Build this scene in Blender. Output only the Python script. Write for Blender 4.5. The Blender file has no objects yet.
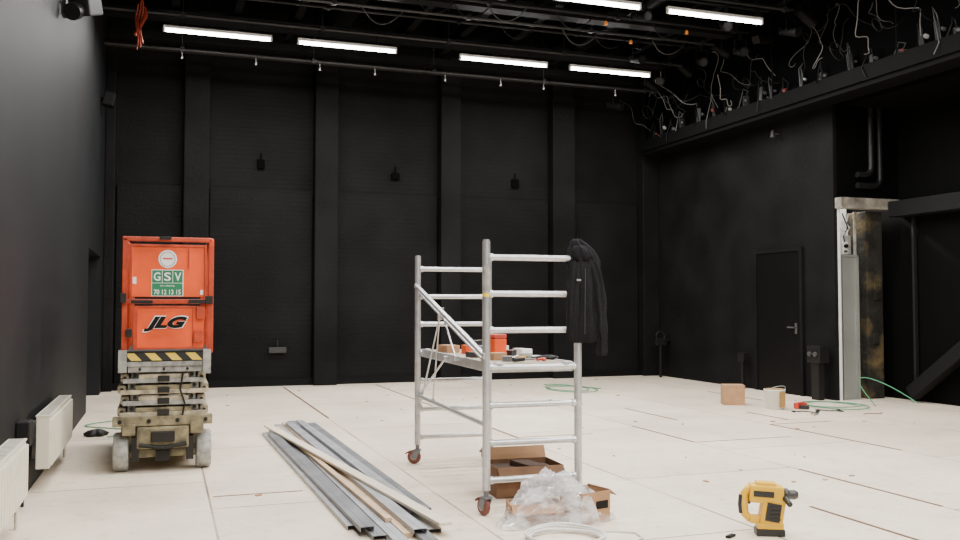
import bpy, bmesh, math, random
from mathutils import Vector, Matrix, noise
random.seed(7)
scene = bpy.context.scene
COL = scene.collection

# ---------------------------------------------------------------- materials
def pm(name, col, rough=0.6, metal=0.0, var=0.12, scale=6.0, bump=0.0, bscale=40.0, spec=0.5):
    m = bpy.data.materials.new(name); m.use_nodes = True
    nt = m.node_tree; b = nt.nodes["Principled BSDF"]
    tc = nt.nodes.new("ShaderNodeTexCoord")
    n = nt.nodes.new("ShaderNodeTexNoise"); n.inputs["Scale"].default_value = scale; n.inputs["Detail"].default_value = 5
    nt.links.new(tc.outputs["Object"], n.inputs["Vector"])
    r = nt.nodes.new("ShaderNodeValToRGB")
    r.color_ramp.elements[0].position = 0.3; r.color_ramp.elements[1].position = 0.7
    r.color_ramp.elements[0].color = [c*(1-var) for c in col]+[1]
    r.color_ramp.elements[1].color = [min(1, c*(1+var)) for c in col]+[1]
    nt.links.new(n.outputs["Fac"], r.inputs["Fac"])
    nt.links.new(r.outputs["Color"], b.inputs["Base Color"])
    b.inputs["Roughness"].default_value = rough
    b.inputs["Metallic"].default_value = metal
    b.inputs["Specular IOR Level"].default_value = spec
    if bump > 0:
        n2 = nt.nodes.new("ShaderNodeTexNoise"); n2.inputs["Scale"].default_value = bscale; n2.inputs["Detail"].default_value = 4
        nt.links.new(tc.outputs["Object"], n2.inputs["Vector"])
        bp = nt.nodes.new("ShaderNodeBump"); bp.inputs["Strength"].default_value = bump; bp.inputs["Distance"].default_value = 0.02
        nt.links.new(n2.outputs["Fac"], bp.inputs["Height"]); nt.links.new(bp.outputs["Normal"], b.inputs["Normal"])
    return m

def emit(name, col, s):
    m = bpy.data.materials.new(name); m.use_nodes = True
    b = m.node_tree.nodes["Principled BSDF"]
    b.inputs["Base Color"].default_value = (*col, 1)
    b.inputs["Emission Color"].default_value = (*col, 1)
    b.inputs["Emission Strength"].default_value = s
    return m

M_wall = pm("black_wall_paint", (0.0056, 0.0056, 0.0060), 0.7, var=0.45, scale=1.3, bump=0.35, bscale=22, spec=.12)
M_wallL = pm("black_wall_paint_smooth", (0.0105, 0.011, 0.0125), 0.6, var=0.15, scale=1.2, bump=0.1, bscale=60, spec=.14)
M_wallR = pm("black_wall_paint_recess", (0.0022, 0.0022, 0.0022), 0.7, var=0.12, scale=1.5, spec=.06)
M_ceil = pm("black_ceiling", (0.0015, 0.0015, 0.0016), 0.9, spec=.05)
M_black = pm("black_plastic", (0.005, 0.005, 0.0055), 0.5, spec=.3)
M_spot = pm("black_lamp_housing", (0.0035, 0.0035, 0.0038), 0.6, spec=.15)
M_tool = pm("black_tool_plastic", (0.014, 0.014, 0.015), 0.45)
M_blackm = pm("black_metal", (0.005, 0.005, 0.0055), 0.5, 0.0, spec=.2)
M_pipeg = pm("dark_grey_pipe", (0.016, 0.016, 0.017), 0.45, 0.0, spec=.4)
M_door = pm("black_door_paint", (0.0035, 0.0035, 0.0038), 0.5, spec=.12)
M_white = pm("white_enamel", (0.80, 0.79, 0.74), 0.35, var=0.04)
M_cream = pm("radiator_enamel", (0.70, 0.665, 0.54), 0.35, var=0.06)
M_alu = pm("brushed_aluminium", (0.60, 0.61, 0.63), 0.34, 0.75, var=0.12, scale=20)
M_steel = pm("galvanised_steel", (0.34, 0.35, 0.37), 0.45, 0.25, var=0.2, scale=5)
M_steel2 = pm("galvanised_steel_dark", (0.18, 0.185, 0.20), 0.45, 0.25, var=0.25, scale=5)
M_orange = pm("orange_paint", (0.76, 0.082, 0.009), 0.42, var=0.14, scale=4)
M_orange2 = pm("orange_paint_worn", (0.42, 0.040, 0.006), 0.5, var=0.35, scale=9)
M_tan = pm("dusty_cream_steel", (0.36, 0.31, 0.21), 0.65, var=0.5, scale=14)
M_olive = pm("dirty_olive_steel", (0.19, 0.16, 0.09), 0.7, var=0.6, scale=12)
M_greyp = pm("dusty_grey_steel", (0.28, 0.275, 0.255), 0.6, var=0.4, scale=14)
M_dim = pm("grey_fitting", (0.05, 0.05, 0.05), 0.6)
M_dark = pm("greasy_dark_steel", (0.014, 0.013, 0.011), 0.55, var=0.3, spec=.3)
M_tyre = pm("grey_solid_rubber", (0.30, 0.30, 0.275), 0.8, var=0.35, scale=18)
M_yellow = pm("yellow_plastic", (0.72, 0.42, 0.012), 0.45, var=0.1)
M_yel = pm("warning_yellow", (0.80, 0.58, 0.03), 0.5, var=0.1)
M_green = pm("sign_green", (0.008, 0.17, 0.07), 0.5, var=0.05)
M_signw = pm("sign_white", (0.80, 0.80, 0.78), 0.5, var=0.03)
M_signr = pm("sign_red", (0.6, 0.05, 0.03), 0.5, var=0.05)
M_ink = pm("black_ink", (0.004, 0.004, 0.004), 0.5, spec=.2)
M_card = pm("brown_cardboard", (0.38, 0.215, 0.11), 0.85, var=0.12, scale=10)
M_cardd = pm("dark_brown_cardboard", (0.17, 0.085, 0.042), 0.85, var=0.2, scale=10)
M_cardi = pm("blackish_brown_cardboard", (0.05, 0.026, 0.016), 0.85, var=0.3, scale=10)  # very dark brown of the packing in the open box
M_wood = pm("pale_timber", (0.56, 0.40, 0.26), 0.7, var=0.14, scale=5)
M_woodw = pm("primed_timber", (0.72, 0.63, 0.50), 0.6, var=0.07, scale=5)
M_ply = pm("plywood", (0.34, 0.28, 0.21), 0.7, var=0.2)
M_cloth = pm("black_fleece", (0.006, 0.006, 0.0075), 0.9, var=0.25, scale=15, bump=0.5, bscale=80, spec=.25)
M_red = pm("red_plastic", (0.55, 0.05, 0.03), 0.5)
M_reddim = pm("dull_red_plastic", (0.10, 0.010, 0.007), 0.6)
M_caswheel = pm("castor_rubber", (0.16, 0.05, 0.035), 0.6)
M_gcable = pm("green_cable", (0.05, 0.26, 0.13), 0.5)
M_wcable = pm("white_cable", (0.78, 0.77, 0.73), 0.5, var=0.05)
M_gycable = pm("dull_grey_cable", (0.13, 0.125, 0.12), 0.6)
M_orcable = pm("orange_cable", (0.28, 0.035, 0.012), 0.5)
M_pale = pm("pale_grey_steel", (0.33, 0.34, 0.32), 0.35, .3, var=0.1, scale=2)
M_tube = emit("fluorescent_glow", (1.0, 0.98, 0.96), 22)
M_amber = emit("amber_lamp", (0.8, 0.24, 0.02), 0.18)
def conc():
    m = pm("rough_concrete", (0.022, 0.021, 0.018), 0.9, var=0.5, scale=3.5, bump=0.9, bscale=18, spec=.2)
    nt = m.node_tree; b = nt.nodes["Principled BSDF"]; src = b.inputs["Base Color"].links[0].from_socket
    tc = nt.nodes.new("ShaderNodeTexCoord")
    n = nt.nodes.new("ShaderNodeTexNoise"); n.inputs["Scale"].default_value = 2.6; n.inputs["Detail"].default_value = 4
    nt.links.new(tc.outputs["Object"], n.inputs["Vector"])
    mr = nt.nodes.new("ShaderNodeMapRange"); mr.inputs[1].default_value = .52; mr.inputs[2].default_value = .70
    nt.links.new(n.outputs["Fac"], mr.inputs[0])
    mx = nt.nodes.new("ShaderNodeMix"); mx.data_type = 'RGBA'; nt.links.new(mr.outputs[0], mx.inputs[0]); nt.links.new(src, mx.inputs[6]); mx.inputs[7].default_value = (.13, .095, .045, 1)
    nt.links.new(mx.outputs[2], b.inputs["Base Color"]); return m
M_conc = conc()

def hazard():
    m = pm("hazard_tape", (0.8, 0.58, 0.03), 0.5)
    nt = m.node_tree; b = nt.nodes["Principled BSDF"]
    tc = nt.nodes.new("ShaderNodeTexCoord"); mp = nt.nodes.new("ShaderNodeMapping")
    mp.inputs["Rotation"].default_value = (0, math.radians(45), 0)
    w = nt.nodes.new("ShaderNodeTexWave"); w.inputs["Scale"].default_value = 2.6; w.bands_direction = 'X'
    r = nt.nodes.new("ShaderNodeValToRGB"); r.color_ramp.interpolation = 'CONSTANT'
    r.color_ramp.elements[0].color = (0.012, 0.012, 0.012, 1); r.color_ramp.elements[1].position = 0.5
    r.color_ramp.elements[1].color = (0.70, 0.50, 0.06, 1)
    nt.links.new(tc.outputs["Object"], mp.inputs["Vector"]); nt.links.new(mp.outputs["Vector"], w.inputs["Vector"])
    nt.links.new(w.outputs["Fac"], r.inputs["Fac"]); nt.links.new(r.outputs["Color"], b.inputs["Base Color"])
    return m
M_haz = hazard()

def plastic_film():
    m = bpy.data.materials.new("clear_plastic_film"); m.use_nodes = True
    nt = m.node_tree; out = nt.nodes["Material Output"]; b = nt.nodes["Principled BSDF"]
    b.inputs["Base Color"].default_value = (0.95, 0.95, 0.98, 1); b.inputs["Roughness"].default_value = 0.12
    tl = nt.nodes.new("ShaderNodeBsdfTranslucent"); tl.inputs["Color"].default_value = (.95, .95, .98, 1)
    m1 = nt.nodes.new("ShaderNodeMixShader"); m1.inputs["Fac"].default_value = .35
    nt.links.new(b.outputs[0], m1.inputs[1]); nt.links.new(tl.outputs[0], m1.inputs[2])
    tr = nt.nodes.new("ShaderNodeBsdfTransparent"); mx = nt.nodes.new("ShaderNodeMixShader")
    n = nt.nodes.new("ShaderNodeTexNoise"); n.inputs["Scale"].default_value = 6
    mr = nt.nodes.new("ShaderNodeMapRange"); mr.inputs[1].default_value = .38; mr.inputs[2].default_value = .62
    mr.inputs[3].default_value = 0.22; mr.inputs[4].default_value = 0.80
    nt.links.new(n.outputs["Fac"], mr.inputs[0]); nt.links.new(mr.outputs[0], mx.inputs["Fac"])
    nt.links.new(tr.outputs[0], mx.inputs[1]); nt.links.new(m1.outputs[0], mx.inputs[2])
    nt.links.new(mx.outputs[0], out.inputs["Surface"])
    return m
M_film = plastic_film()

def floor_mat():
    m = bpy.data.materials.new("white_board_floor"); m.use_nodes = True
    nt = m.node_tree; b = nt.nodes["Principled BSDF"]; L = nt.links.new
    N = nt.nodes.new
    tc = N("ShaderNodeTexCoord"); sx = N("ShaderNodeSeparateXYZ"); cx = N("ShaderNodeCombineXYZ")
    L(tc.outputs["Object"], sx.inputs[0])
    ad = N("ShaderNodeMath"); ad.operation = 'ADD'; ad.inputs[1].default_value = -0.32+16.0
    L(sx.outputs["X"], ad.inputs[0]); L(ad.outputs[0], cx.inputs["Y"])
    ad2 = N("ShaderNodeMath"); ad2.operation = 'ADD'; ad2.inputs[1].default_value = 30.3
    L(sx.outputs["Y"], ad2.inputs[0]); L(ad2.outputs[0], cx.inputs["X"])
    br = N("ShaderNodeTexBrick"); br.offset = 0.37; br.offset_frequency = 2
    br.inputs["Scale"].default_value = 1; br.inputs["Brick Width"].default_value = 2.7; br.inputs["Row Height"].default_value = 1.6
    br.inputs["Mortar Size"].default_value = 0.009; br.inputs["Mortar Smooth"].default_value = 0.3
    br.inputs["Color1"].default_value = (0.90, 0.785, 0.635, 1); br.inputs["Color2"].default_value = (0.75, 0.64, 0.505, 1)
    br.inputs["Mortar"].default_value = (0.80, 0.69, 0.55, 1)
    L(cx.outputs[0], br.inputs["Vector"])
    def noise_mr(sc, lo, hi, a, c, det=6, rough=.5):
        n = N("ShaderNodeTexNoise"); n.inputs["Scale"].default_value = sc; n.inputs["Detail"].default_value = det; n.inputs["Roughness"].default_value = rough
        L(tc.outputs["Object"], n.inputs["Vector"])
        mr = N("ShaderNodeMapRange"); mr.inputs[1].default_value = lo; mr.inputs[2].default_value = hi; mr.inputs[3].default_value = a; mr.inputs[4].default_value = c
        L(n.outputs["Fac"], mr.inputs[0]); return mr.outputs[0]
    seam = N("ShaderNodeMath"); seam.operation = 'MULTIPLY'
    L(br.outputs["Fac"], seam.inputs[0]); L(noise_mr(.9, .38, .60, .4, 1.0), seam.inputs[1])
    mix = N("ShaderNodeMix"); mix.data_type = 'RGBA'; L(seam.outputs[0], mix.inputs[0]); L(br.outputs["Color"], mix.inputs[6]); mix.inputs[7].default_value = (.18, .11, .065, 1)
    cur = None
    for o in (noise_mr(.6, .35, .65, .82, 1.08, 8, .65), noise_mr(14, .28, .42, .80, 1.0), noise_mr(3.6, .31, .46, .76, 1.0, 10, .75), noise_mr(45, .25, .38, .78, 1.0, 2)):
        if cur is None: cur = o
        else:
            mm = N("ShaderNodeMath"); mm.operation = 'MULTIPLY'; L(cur, mm.inputs[0]); L(o, mm.inputs[1]); cur = mm.outputs[0]
    mul = N("ShaderNodeVectorMath"); mul.operation = 'SCALE'
    L(mix.outputs[2], mul.inputs[0]); L(cur, mul.inputs["Scale"])
    L(mul.outputs[0], b.inputs["Base Color"])
    b.inputs["Roughness"].default_value = 0.48
    return m
M_floor = floor_mat()

def backwall_mat():
    m = pm("black_brick_wall", (0.0048, 0.0048, 0.0050), 0.7, var=0.5, scale=1.1, spec=.12)
    nt = m.node_tree; b = nt.nodes["Principled BSDF"]; L = nt.links.new
    tc = nt.nodes.new("ShaderNodeTexCoord"); sx = nt.nodes.new("ShaderNodeSeparateXYZ"); cx = nt.nodes.new("ShaderNodeCombineXYZ")
    L(tc.outputs["Object"], sx.inputs[0]); L(sx.outputs["X"], cx.inputs["X"]); L(sx.outputs["Z"], cx.inputs["Y"])
    br = nt.nodes.new("ShaderNodeTexBrick"); br.inputs["Scale"].default_value = 1; br.inputs["Brick Width"].default_value = .25
    br.inputs["Row Height"].default_value = .08; br.inputs["Mortar Size"].default_value = .008
    L(cx.outputs[0], br.inputs["Vector"])
    n = nt.nodes.new("ShaderNodeTexNoise"); n.inputs["Scale"].default_value = 25; L(tc.outputs["Object"], n.inputs["Vector"])
    sb = nt.nodes.new("ShaderNodeMath"); sb.operation = 'SUBTRACT'; L(n.outputs["Fac"], sb.inputs[0]); L(br.outputs["Fac"], sb.inputs[1])
    bp = nt.nodes.new("ShaderNodeBump"); bp.inputs["Strength"].default_value = .7; bp.inputs["Distance"].default_value = .014
    L(sb.outputs[0], bp.inputs["Height"]); L(bp.outputs["Normal"], b.inputs["Normal"])
    return m
M_brick = backwall_mat()

# ---------------------------------------------------------------- mesh builder
class B:
    def __init__(s): s.v = []; s.f = []; s.m = []; s.sm = []
    def add(s, verts, faces, mi=0, smooth=False, mat=None):
        o = len(s.v)
        for p in verts:
            p = Vector(p)
            s.v.append(mat @ p if mat else p)
        for f in faces:
            s.f.append([i+o for i in f]); s.m.append(mi); s.sm.append(smooth)
    def box(s, c, d, mi=0, bev=0.0, rot=None, seg=2):
        M = Matrix.Translation(Vector(c))
        if rot: M = M @ (Matrix.Rotation(rot[2], 4, 'Z') @ Matrix.Rotation(rot[1], 4, 'Y') @ Matrix.Rotation(rot[0], 4, 'X'))
        t = bmesh.new(); bmesh.ops.create_cube(t, size=1)
        for v in t.verts: v.co = Vector((v.co.x*d[0], v.co.y*d[1], v.co.z*d[2]))
        if bev > 0: bmesh.ops.bevel(t, geom=list(t.edges), offset=bev, segments=seg, affect='EDGES', profile=0.6)
        t.verts.index_update()
        s.add([v.co.copy() for v in t.verts], [[v.index for v in f.verts] for f in t.faces], mi, False, M)
        t.free(); return s
    def b2(s, x0, x1, y0, y1, z0, z1, mi=0, bev=0.0):
        return s.box(((x0+x1)/2, (y0+y1)/2, (z0+z1)/2), (abs(x1-x0), abs(y1-y0), abs(z1-z0)), mi, bev)
    def bar(s, p1, p2, w, h, mi=0, bev=0.0, roll=0.0):
        p1 = Vector(p1); p2 = Vector(p2); d = p2-p1
        q = d.to_track_quat('Y', 'Z').to_matrix().to_4x4()
        M = Matrix.Translation((p1+p2)/2) @ q @ Matrix.Rotation(roll, 4, 'Y')
        t = bmesh.new(); bmesh.ops.create_cube(t, size=1)
        for v in t.verts: v.co = Vector((v.co.x*w, v.co.y*d.length, v.co.z*h))
        if bev > 0: bmesh.ops.bevel(t, geom=list(t.edges), offset=bev, segments=2, affect='EDGES')
        t.verts.index_update()
        s.add([v.co.copy() for v in t.verts], [[v.index for v in f.verts] for f in t.faces], mi, False, M)
        t.free(); return s
    def cyl(s, p1, p2, r, seg=16, mi=0, r2=None, cap=True):
        p1 = Vector(p1); p2 = Vector(p2); r2 = r if r2 is None else r2
        q = (p2-p1).to_track_quat('Z', 'Y').to_matrix()
        vs = []
        for p, rr in ((p1, r), (p2, r2)):
            for i in range(seg):
                a = 2*math.pi*i/seg
                vs.append(p + q @ Vector((rr*math.cos(a), rr*math.sin(a), 0)))
        fs = [[i, (i+1) % seg, seg+(i+1) % seg, seg+i] for i in range(seg)]
        s.add(vs, fs, mi, True)
        if cap:
            s.add(vs[:seg], [list(range(seg))[::-1]], mi); s.add(vs[seg:], [list(range(seg))], mi)
        return s
    def tube(s, pts, r, seg=8, mi=0, closed=False):
        pts = [Vector(p) for p in pts]; n = len(pts); vs = []
        up = Vector((0, 0, 1)); prev = None
        for i, p in enumerate(pts):
            if closed: t = pts[(i+1) % n]-pts[i-1]
            else: t = pts[min(i+1, n-1)]-pts[max(i-1, 0)]
            t.normalize()
            if prev is None:
                a = up if abs(t.z) < .9 else Vector((1, 0, 0)); x = a.cross(t).normalized()
            else: x = (prev - t*prev.dot(t)).normalized()
            prev = x; y = t.cross(x)
            for k in range(seg):
                an = 2*math.pi*k/seg; vs.append(p+x*(r*math.cos(an))+y*(r*math.sin(an)))
        fs = []
        for i in range(n if closed else n-1):
            j = (i+1) % n
            for k in range(seg):
                k2 = (k+1) % seg; fs.append([i*seg+k, i*seg+k2, j*seg+k2, j*seg+k])
        s.add(vs, fs, mi, True)
        if not closed:
            s.add(vs[:seg], [list(range(seg))[::-1]], mi); s.add(vs[-seg:], [list(range(seg))], mi)
        return s
    def lathe(s, prof, c=(0, 0, 0), seg=24, mi=0, axis='Z', mat=None):
        vs = []; n = len(prof)
        for r, z in prof:
            for k in range(seg):
                a = 2*math.pi*k/seg
                if axis == 'Z': p = Vector((r*math.cos(a), r*math.sin(a), z))
                elif axis == 'X': p = Vector((z, r*math.cos(a), r*math.sin(a)))
                else: p = Vector((r*math.sin(a), z, r*math.cos(a)))
                vs.append(p+Vector(c))
        fs = [[i*seg+k, i*seg+(k+1) % seg, (i+1)*seg+(k+1) % seg, (i+1)*seg+k] for i in range(n-1) for k in range(seg)]
        s.add(vs, fs, mi, True, mat); return s
    def loft(s, rings, mi=0, seg=40, fold=0.12, seed=0):
        vs = []
        for j, (cx, cy, z, rx, ry) in enumerate(rings):
            for k in range(seg):
                a = 2*math.pi*k/seg
                f = 1+fold*math.sin(5*a+seed+j*.35)+fold*.6*math.sin(9*a+seed*2-j*.3)+.20*noise.noise(Vector((math.cos(a)*2+seed, math.sin(a)*2, z*11)))
                vs.append((cx+rx*f*math.cos(a), cy+ry*f*math.sin(a), z))
        n = len(rings)
        fs = [[i*seg+k, i*seg+(k+1) % seg, (i+1)*seg+(k+1) % seg, (i+1)*seg+k] for i in range(n-1) for k in range(seg)]
        fs.append(list(range(seg))[::-1]); fs.append([(n-1)*seg+k for k in range(seg)])
        s.add(vs, fs, mi, True); return s
    def mesh(s, name, mats):
        me = bpy.data.meshes.new(name)
        me.from_pydata([tuple(v) for v in s.v], [], s.f)
        for m in mats: me.materials.append(m)
        for p, mi, sm in zip(me.polygons, s.m, s.sm): p.material_index = mi; p.use_smooth = sm
        bm = bmesh.new(); bm.from_mesh(me); bmesh.ops.recalc_face_normals(bm, faces=bm.faces); bm.to_mesh(me); bm.free()
        return me

def setp(o, loc=(0, 0, 0), rot=(0, 0, 0)):
    o.location = loc; o.rotation_euler = rot
def thing(name, label, cat, loc=(0, 0, 0), rot=(0, 0, 0), group=None):
    o = bpy.data.objects.new(name, None); COL.objects.link(o); o.empty_display_size = .1
    setp(o, loc, rot); o["label"] = label; o["category"] = cat
    if group: o["group"] = group
    return o
def solo(name, b, mats, label, cat, loc=(0, 0, 0), rot=(0, 0, 0), group=None):
    mats = mats if isinstance(mats, list) else [mats]
    o = bpy.data.objects.new(name, b.mesh(name, mats)); COL.objects.link(o)
    setp(o, loc, rot); o["label"] = label; o["category"] = cat
    if group: o["group"] = group
    return o
def part(name, b, mats, parent, label=None, loc=(0, 0, 0), rot=(0, 0, 0)):
    mats = mats if isinstance(mats, list) else [mats]
    me = b if isinstance(b, bpy.types.Mesh) else b.mesh(name, mats)
    o = bpy.data.objects.new(name, me); COL.objects.link(o)
    o.parent = parent; setp(o, loc, rot)
    if label: o["label"] = label
    return o
def struct(name, b, mats, label=None):
    mats = mats if isinstance(mats, list) else [mats]
    o = bpy.data.objects.new(name, b.mesh(name, mats)); COL.objects.link(o)
    o["kind"] = "structure"; o["category"] = name.split("_")[0]; o["label"] = label or "black painted "+name.split("_")[0]+" of the room"
    return o
def dup(o, loc=None, rot=None, parent=None):
    c = o.copy(); COL.objects.link(c)
    if parent: c.parent = parent
    if loc is not None: c.location = loc
    if rot is not None: c.rotation_euler = rot
    for ch in o.children: dup(ch, parent=c)
    return c
def textmesh(s, w, h, mat, shear=0.0, off=0.0):
    cu = bpy.data.curves.new("t", 'FONT'); cu.body = s; cu.size = 1; cu.shear = shear; cu.offset = off
    cu.extrude = 0.0; cu.resolution_u = 4
    ob = bpy.data.objects.new("t", cu); COL.objects.link(ob)
    bpy.context.view_layer.update()
    dg = bpy.context.evaluated_depsgraph_get()
    me = bpy.data.meshes.new_from_object(ob.evaluated_get(dg))
    xs = [v.co.x for v in me.vertices]; ys = [v.co.y for v in me.vertices]
    x0, x1, y0, y1 = min(xs), max(xs), min(ys), max(ys)
    for v in me.vertices:
        v.co.x = (v.co.x-(x0+x1)/2)*w/(x1-x0); v.co.y = (v.co.y-(y0+y1)/2)*h/(y1-y0); v.co.z = 0
    bpy.data.objects.remove(ob)
    me.materials.clear(); me.materials.append(mat)
    for p in me.polygons: p.material_index = 0
    return me

XL, XR, YB, H = -0.95, 9.3, 16.0, 6.6
# ---------------------------------------------------------------- shell
struct("floor", B().b2(-1.6, 10.6, -6.2, 16.3, -.12, 0), M_floor, "floor covered with off-white boards and visible seams")
struct("ceiling", B().b2(-1.2, 10.6, -6.2, 16.3, H, H+.15), M_ceil)
b = B(); b.b2(XL-.2, XL, -6, 12.8, 0, H); b.b2(XL-.2, XL, 12.8, 15.2, 2.15, H); b.b2(XL-.2, XL, 15.2, 16.2, 0, H)
struct("wall_left", b, M_wallL)
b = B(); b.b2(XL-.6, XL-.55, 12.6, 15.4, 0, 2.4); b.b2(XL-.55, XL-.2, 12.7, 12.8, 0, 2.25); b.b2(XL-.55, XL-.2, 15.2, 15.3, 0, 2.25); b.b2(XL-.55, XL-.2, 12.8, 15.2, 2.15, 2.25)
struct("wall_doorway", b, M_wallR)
b = B(); b.b2(XL-.2, XR+.2, YB, YB+.2, 0, H)
cols = [(-.95, -.79), (.27, .68), (2.455, 2.866), (4.758, 5.147), (6.996, 7.465), (8.94, 9.3)]
for i in range(5):
    x0 = cols[i][1]; x1 = cols[i+1][0]
    b.b2(x0+.02, x1-.02, YB-.07, YB, 0, 3.40, 0, .012)
struct("wall_back", b, M_brick, "black painted brick back wall with recessed bays")
M_pil = pm("pilaster_paint", (0.0054, 0.0054, 0.0058), .7, var=.5, scale=1.1, bump=.5, bscale=18, spec=.12)
for i, (x0, x1) in enumerate(cols):
    struct("trim_%d" % (i+1), B().b2(x0, x1, YB-.26, YB, 0, H, 0, .02), M_pil, "black painted pilaster on the back wall")
struct("wall_right", B().b2(XR, XR+.06, 10.77, 16.2, 0, H), M_wall)
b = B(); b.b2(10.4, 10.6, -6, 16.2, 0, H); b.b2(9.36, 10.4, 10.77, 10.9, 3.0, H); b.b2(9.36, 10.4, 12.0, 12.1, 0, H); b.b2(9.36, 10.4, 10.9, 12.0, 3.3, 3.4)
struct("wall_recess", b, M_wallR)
struct("wall_front", B().b2(XL-.2, 10.6, -6.2, -6, 0, H), M_wall)
struct("baseboard_back", B().b2(-.79, 8.94, YB-.10, YB-.07, 0, .12), M_door)
d = struct("door_1", B().b2(XR-.035, XR, 11.5, 12.57, 0, 2.24, 0, .006), M_door, "black painted flush door")
b = B(); b.b2(XR-.05, XR, 11.44, 11.5, 0, 2.30); b.b2(XR-.05, XR, 12.57, 12.63, 0, 2.30); b.b2(XR-.05, XR, 11.5, 12.57, 2.24, 2.30)
struct("trim_7", b, M_wall, "black door frame")
b = B(); b.cyl((XR-.035, 11.6, 1.05), (XR-.09, 11.6, 1.05), .012); b.cyl((XR-.09, 11.6, 1.05), (XR-.09, 11.74, 1.05), .012); b.b2(XR-.042, XR-.035, 11.575, 11.625, .95, 1.12)
part("door_handle", b, M_dim, d, "small metal lever handle")
struct("door_2", B().b2(XL-.5, XL-.44, 12.85, 15.15, 0, 2.1), M_door, "black door inside a dark doorway")
# opening
b = B(); b.b2(9.31, 10.39, 10.62, 10.76, 2.82, 2.98, 0, .008); b.b2(9.31, 10.39, 10.60, 10.62, 2.82, 2.85)
solo("steel_lintel", b, pm("painted_steel_lintel", (.22, .20, .165), .7, var=.6, scale=6), "dirty white steel beam over the wall opening", "beam")
struct("trim_8", B().b2(9.362, 9.38, 10.73, 10.80, 0, 2.82), pm("pale_edge", (.8, .8, .77), .4, .1), "bright metal edge strip of the wall opening")
b = B(); b.b2(9.48, 9.76, 10.84, 11.1, 0, 2.12, 0, .008); b.b2(9.47, 9.50, 10.80, 10.84, 0, 2.12); b.b2(9.74, 9.77, 10.80, 10.84, 0, 2.12); b.b2(9.47, 9.77, 10.82, 11.1, 2.12, 2.15)
solo("steel_column", b, M_pale, "pale grey steel column inside the wall opening", "column")
struct("wall_alcove", B().b2(9.37, 10.35, 11.7, 11.75, 0, 3.29), pm("alcove_plaster", (.42, .42, .40), .8, var=.4, scale=6), "pale plaster inside the opening")
b = B(); b.b2(9.92, 10.22, 10.80, 11.2, 0, 2.81, 0, .02); b.box((10.06, 10.79, .9), (.10, .04, .16), 0, .01); b.box((10.1, 10.79, 1.6), (.12, .03, .25), 0, .01)
solo("concrete_column", b, M_conc, "rough dark concrete column beside the opening", "column")
t = thing("electrical_cabinet", "white electrical unit with cables inside the opening", "electrical box", (9.63, 10.93, 2.152))
part("housing", B().box((-.03, 0, .10), (.11, .1, .18), 0, .01), M_white, t)
part("housing", B().box((.07, .02, .15), (.06, .08, .28), 0, .008), M_greyp, t)
part("cable", B().tube([(-.05, 0, .18), (-.09, -.03, .25), (-.03, -.03, .33), (-.10, 0, .42), (-.1, 0, .63)], .010), M_wcable, t)
part("cable", B().tube([(.05, 0, .28), (.02, -.03, .34), (.09, .0, .42), (.05, .02, .48), (.10, .02, .63)], .010), M_wcable, t)
part("cable", B().tube([(.0, 0, .18), (-.04, -.02, .3), (.05, -.02, .40), (-.02, .02, .63)], .010), M_black, t)
part("meter", B().cyl((-.03, -.05, .13), (-.03, -.08, .13), .03, 16), M_black, t)
part("switch", B().box((-.03, -.055, .05), (.06, .02, .03), 0, .004), M_dim, t)
solo("conduit", B().cyl((9.84, 10.95, 0), (9.84, 10.95, 2.81), .022, 10).cyl((9.84, 10.95, 1.2), (9.84, 10.95, 1.3), .035, 10), M_greyp, "grey conduit rising beside the steel column", "pipe")
solo("steel_beam", B().b2(10.1, 10.38, 2.0, 10.55, 2.70, 2.93, 0, .01), pm("dark_beam", (.007, .007, .0075), .6, bump=.2, spec=.15), "dark grey horizontal beam along the recess wall", "beam")
solo("diagonal_brace", B().bar((10.2, 10.25, .12), (10.2, 8.0, 1.80), .16, .2, 0, .01), pm("dark_brace", (.006, .006, .0065), .6, spec=.15), "black painted diagonal brace against the recess wall", "brace")
solo("steel_post", B().b2(10.32, 10.38, 10.3, 10.34, 0, 2.69, 0, .005), pm("grey_post", (.012, .012, .012), .6, spec=.2), "thin grey upright post beside the beam", "post")
for i in range(2):
    x = 9.92+.16*i; zb = 3.45-.16*i
    b = B(); pts = [(x, 0, H), (x, 0, zb)]
    pts += [(x-.12*(1-math.cos(a)), 0, zb-.12*math.sin(a)) for a in [math.pi/8*k for k in range(1, 5)]]
    pts += [(9.66, 0, zb-.12)]
    b.tube(pts, .045, 14)
    solo("drain_pipe", b, pm("black_pipe%d" % i, (.009, .009, .0095), .4, spec=.3), "black vertical pipe bending above the wall opening", "pipe", (0, 10.68, 0), group="black pipes above the opening")

# ---------------------------------------------------------------- fluorescent fixtures
t0 = thing("fluorescent_light", "lit bare fluorescent batten hanging from a ceiling pipe", "ceiling light", (0.69, 13.5, 5.33), group="fluorescent battens under the ceiling")
part("housing", B().b2(-.76, .76, -.03, .03, .03, .07, 0, .006), pm("batten_white", (.75, .75, .75), .5), t0)
part("tube", B().cyl((-.735, 0, 0), (.735, 0, 0), .022, 14), M_tube, t0)
ec = part("end_cap", B().b2(-.765, -.735, -.02, .02, -.022, .04, 0, .004), M_white, t0)
dup(ec, loc=(1.5, 0, 0), parent=t0)
hg = part("hanger", B().cyl((-.45, 0, .07), (-.45, 0, .22), .006, 8).b2(-.475, -.425, -.035, .035, .07, .08), M_blackm, t0)
dup(hg, loc=(.9, 0, 0), parent=t0)
ld = bpy.data.lights.new("tube_light", 'AREA'); ld.shape = 'RECTANGLE'; ld.size = 1.46; ld.size_y = .05; ld.energy = 116; ld.color = (1, .97, .93)
lo = bpy.data.objects.new("tube_light", ld); COL.objects.link(lo); lo.parent = t0; lo.location = (0, 0, -.027)
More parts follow.
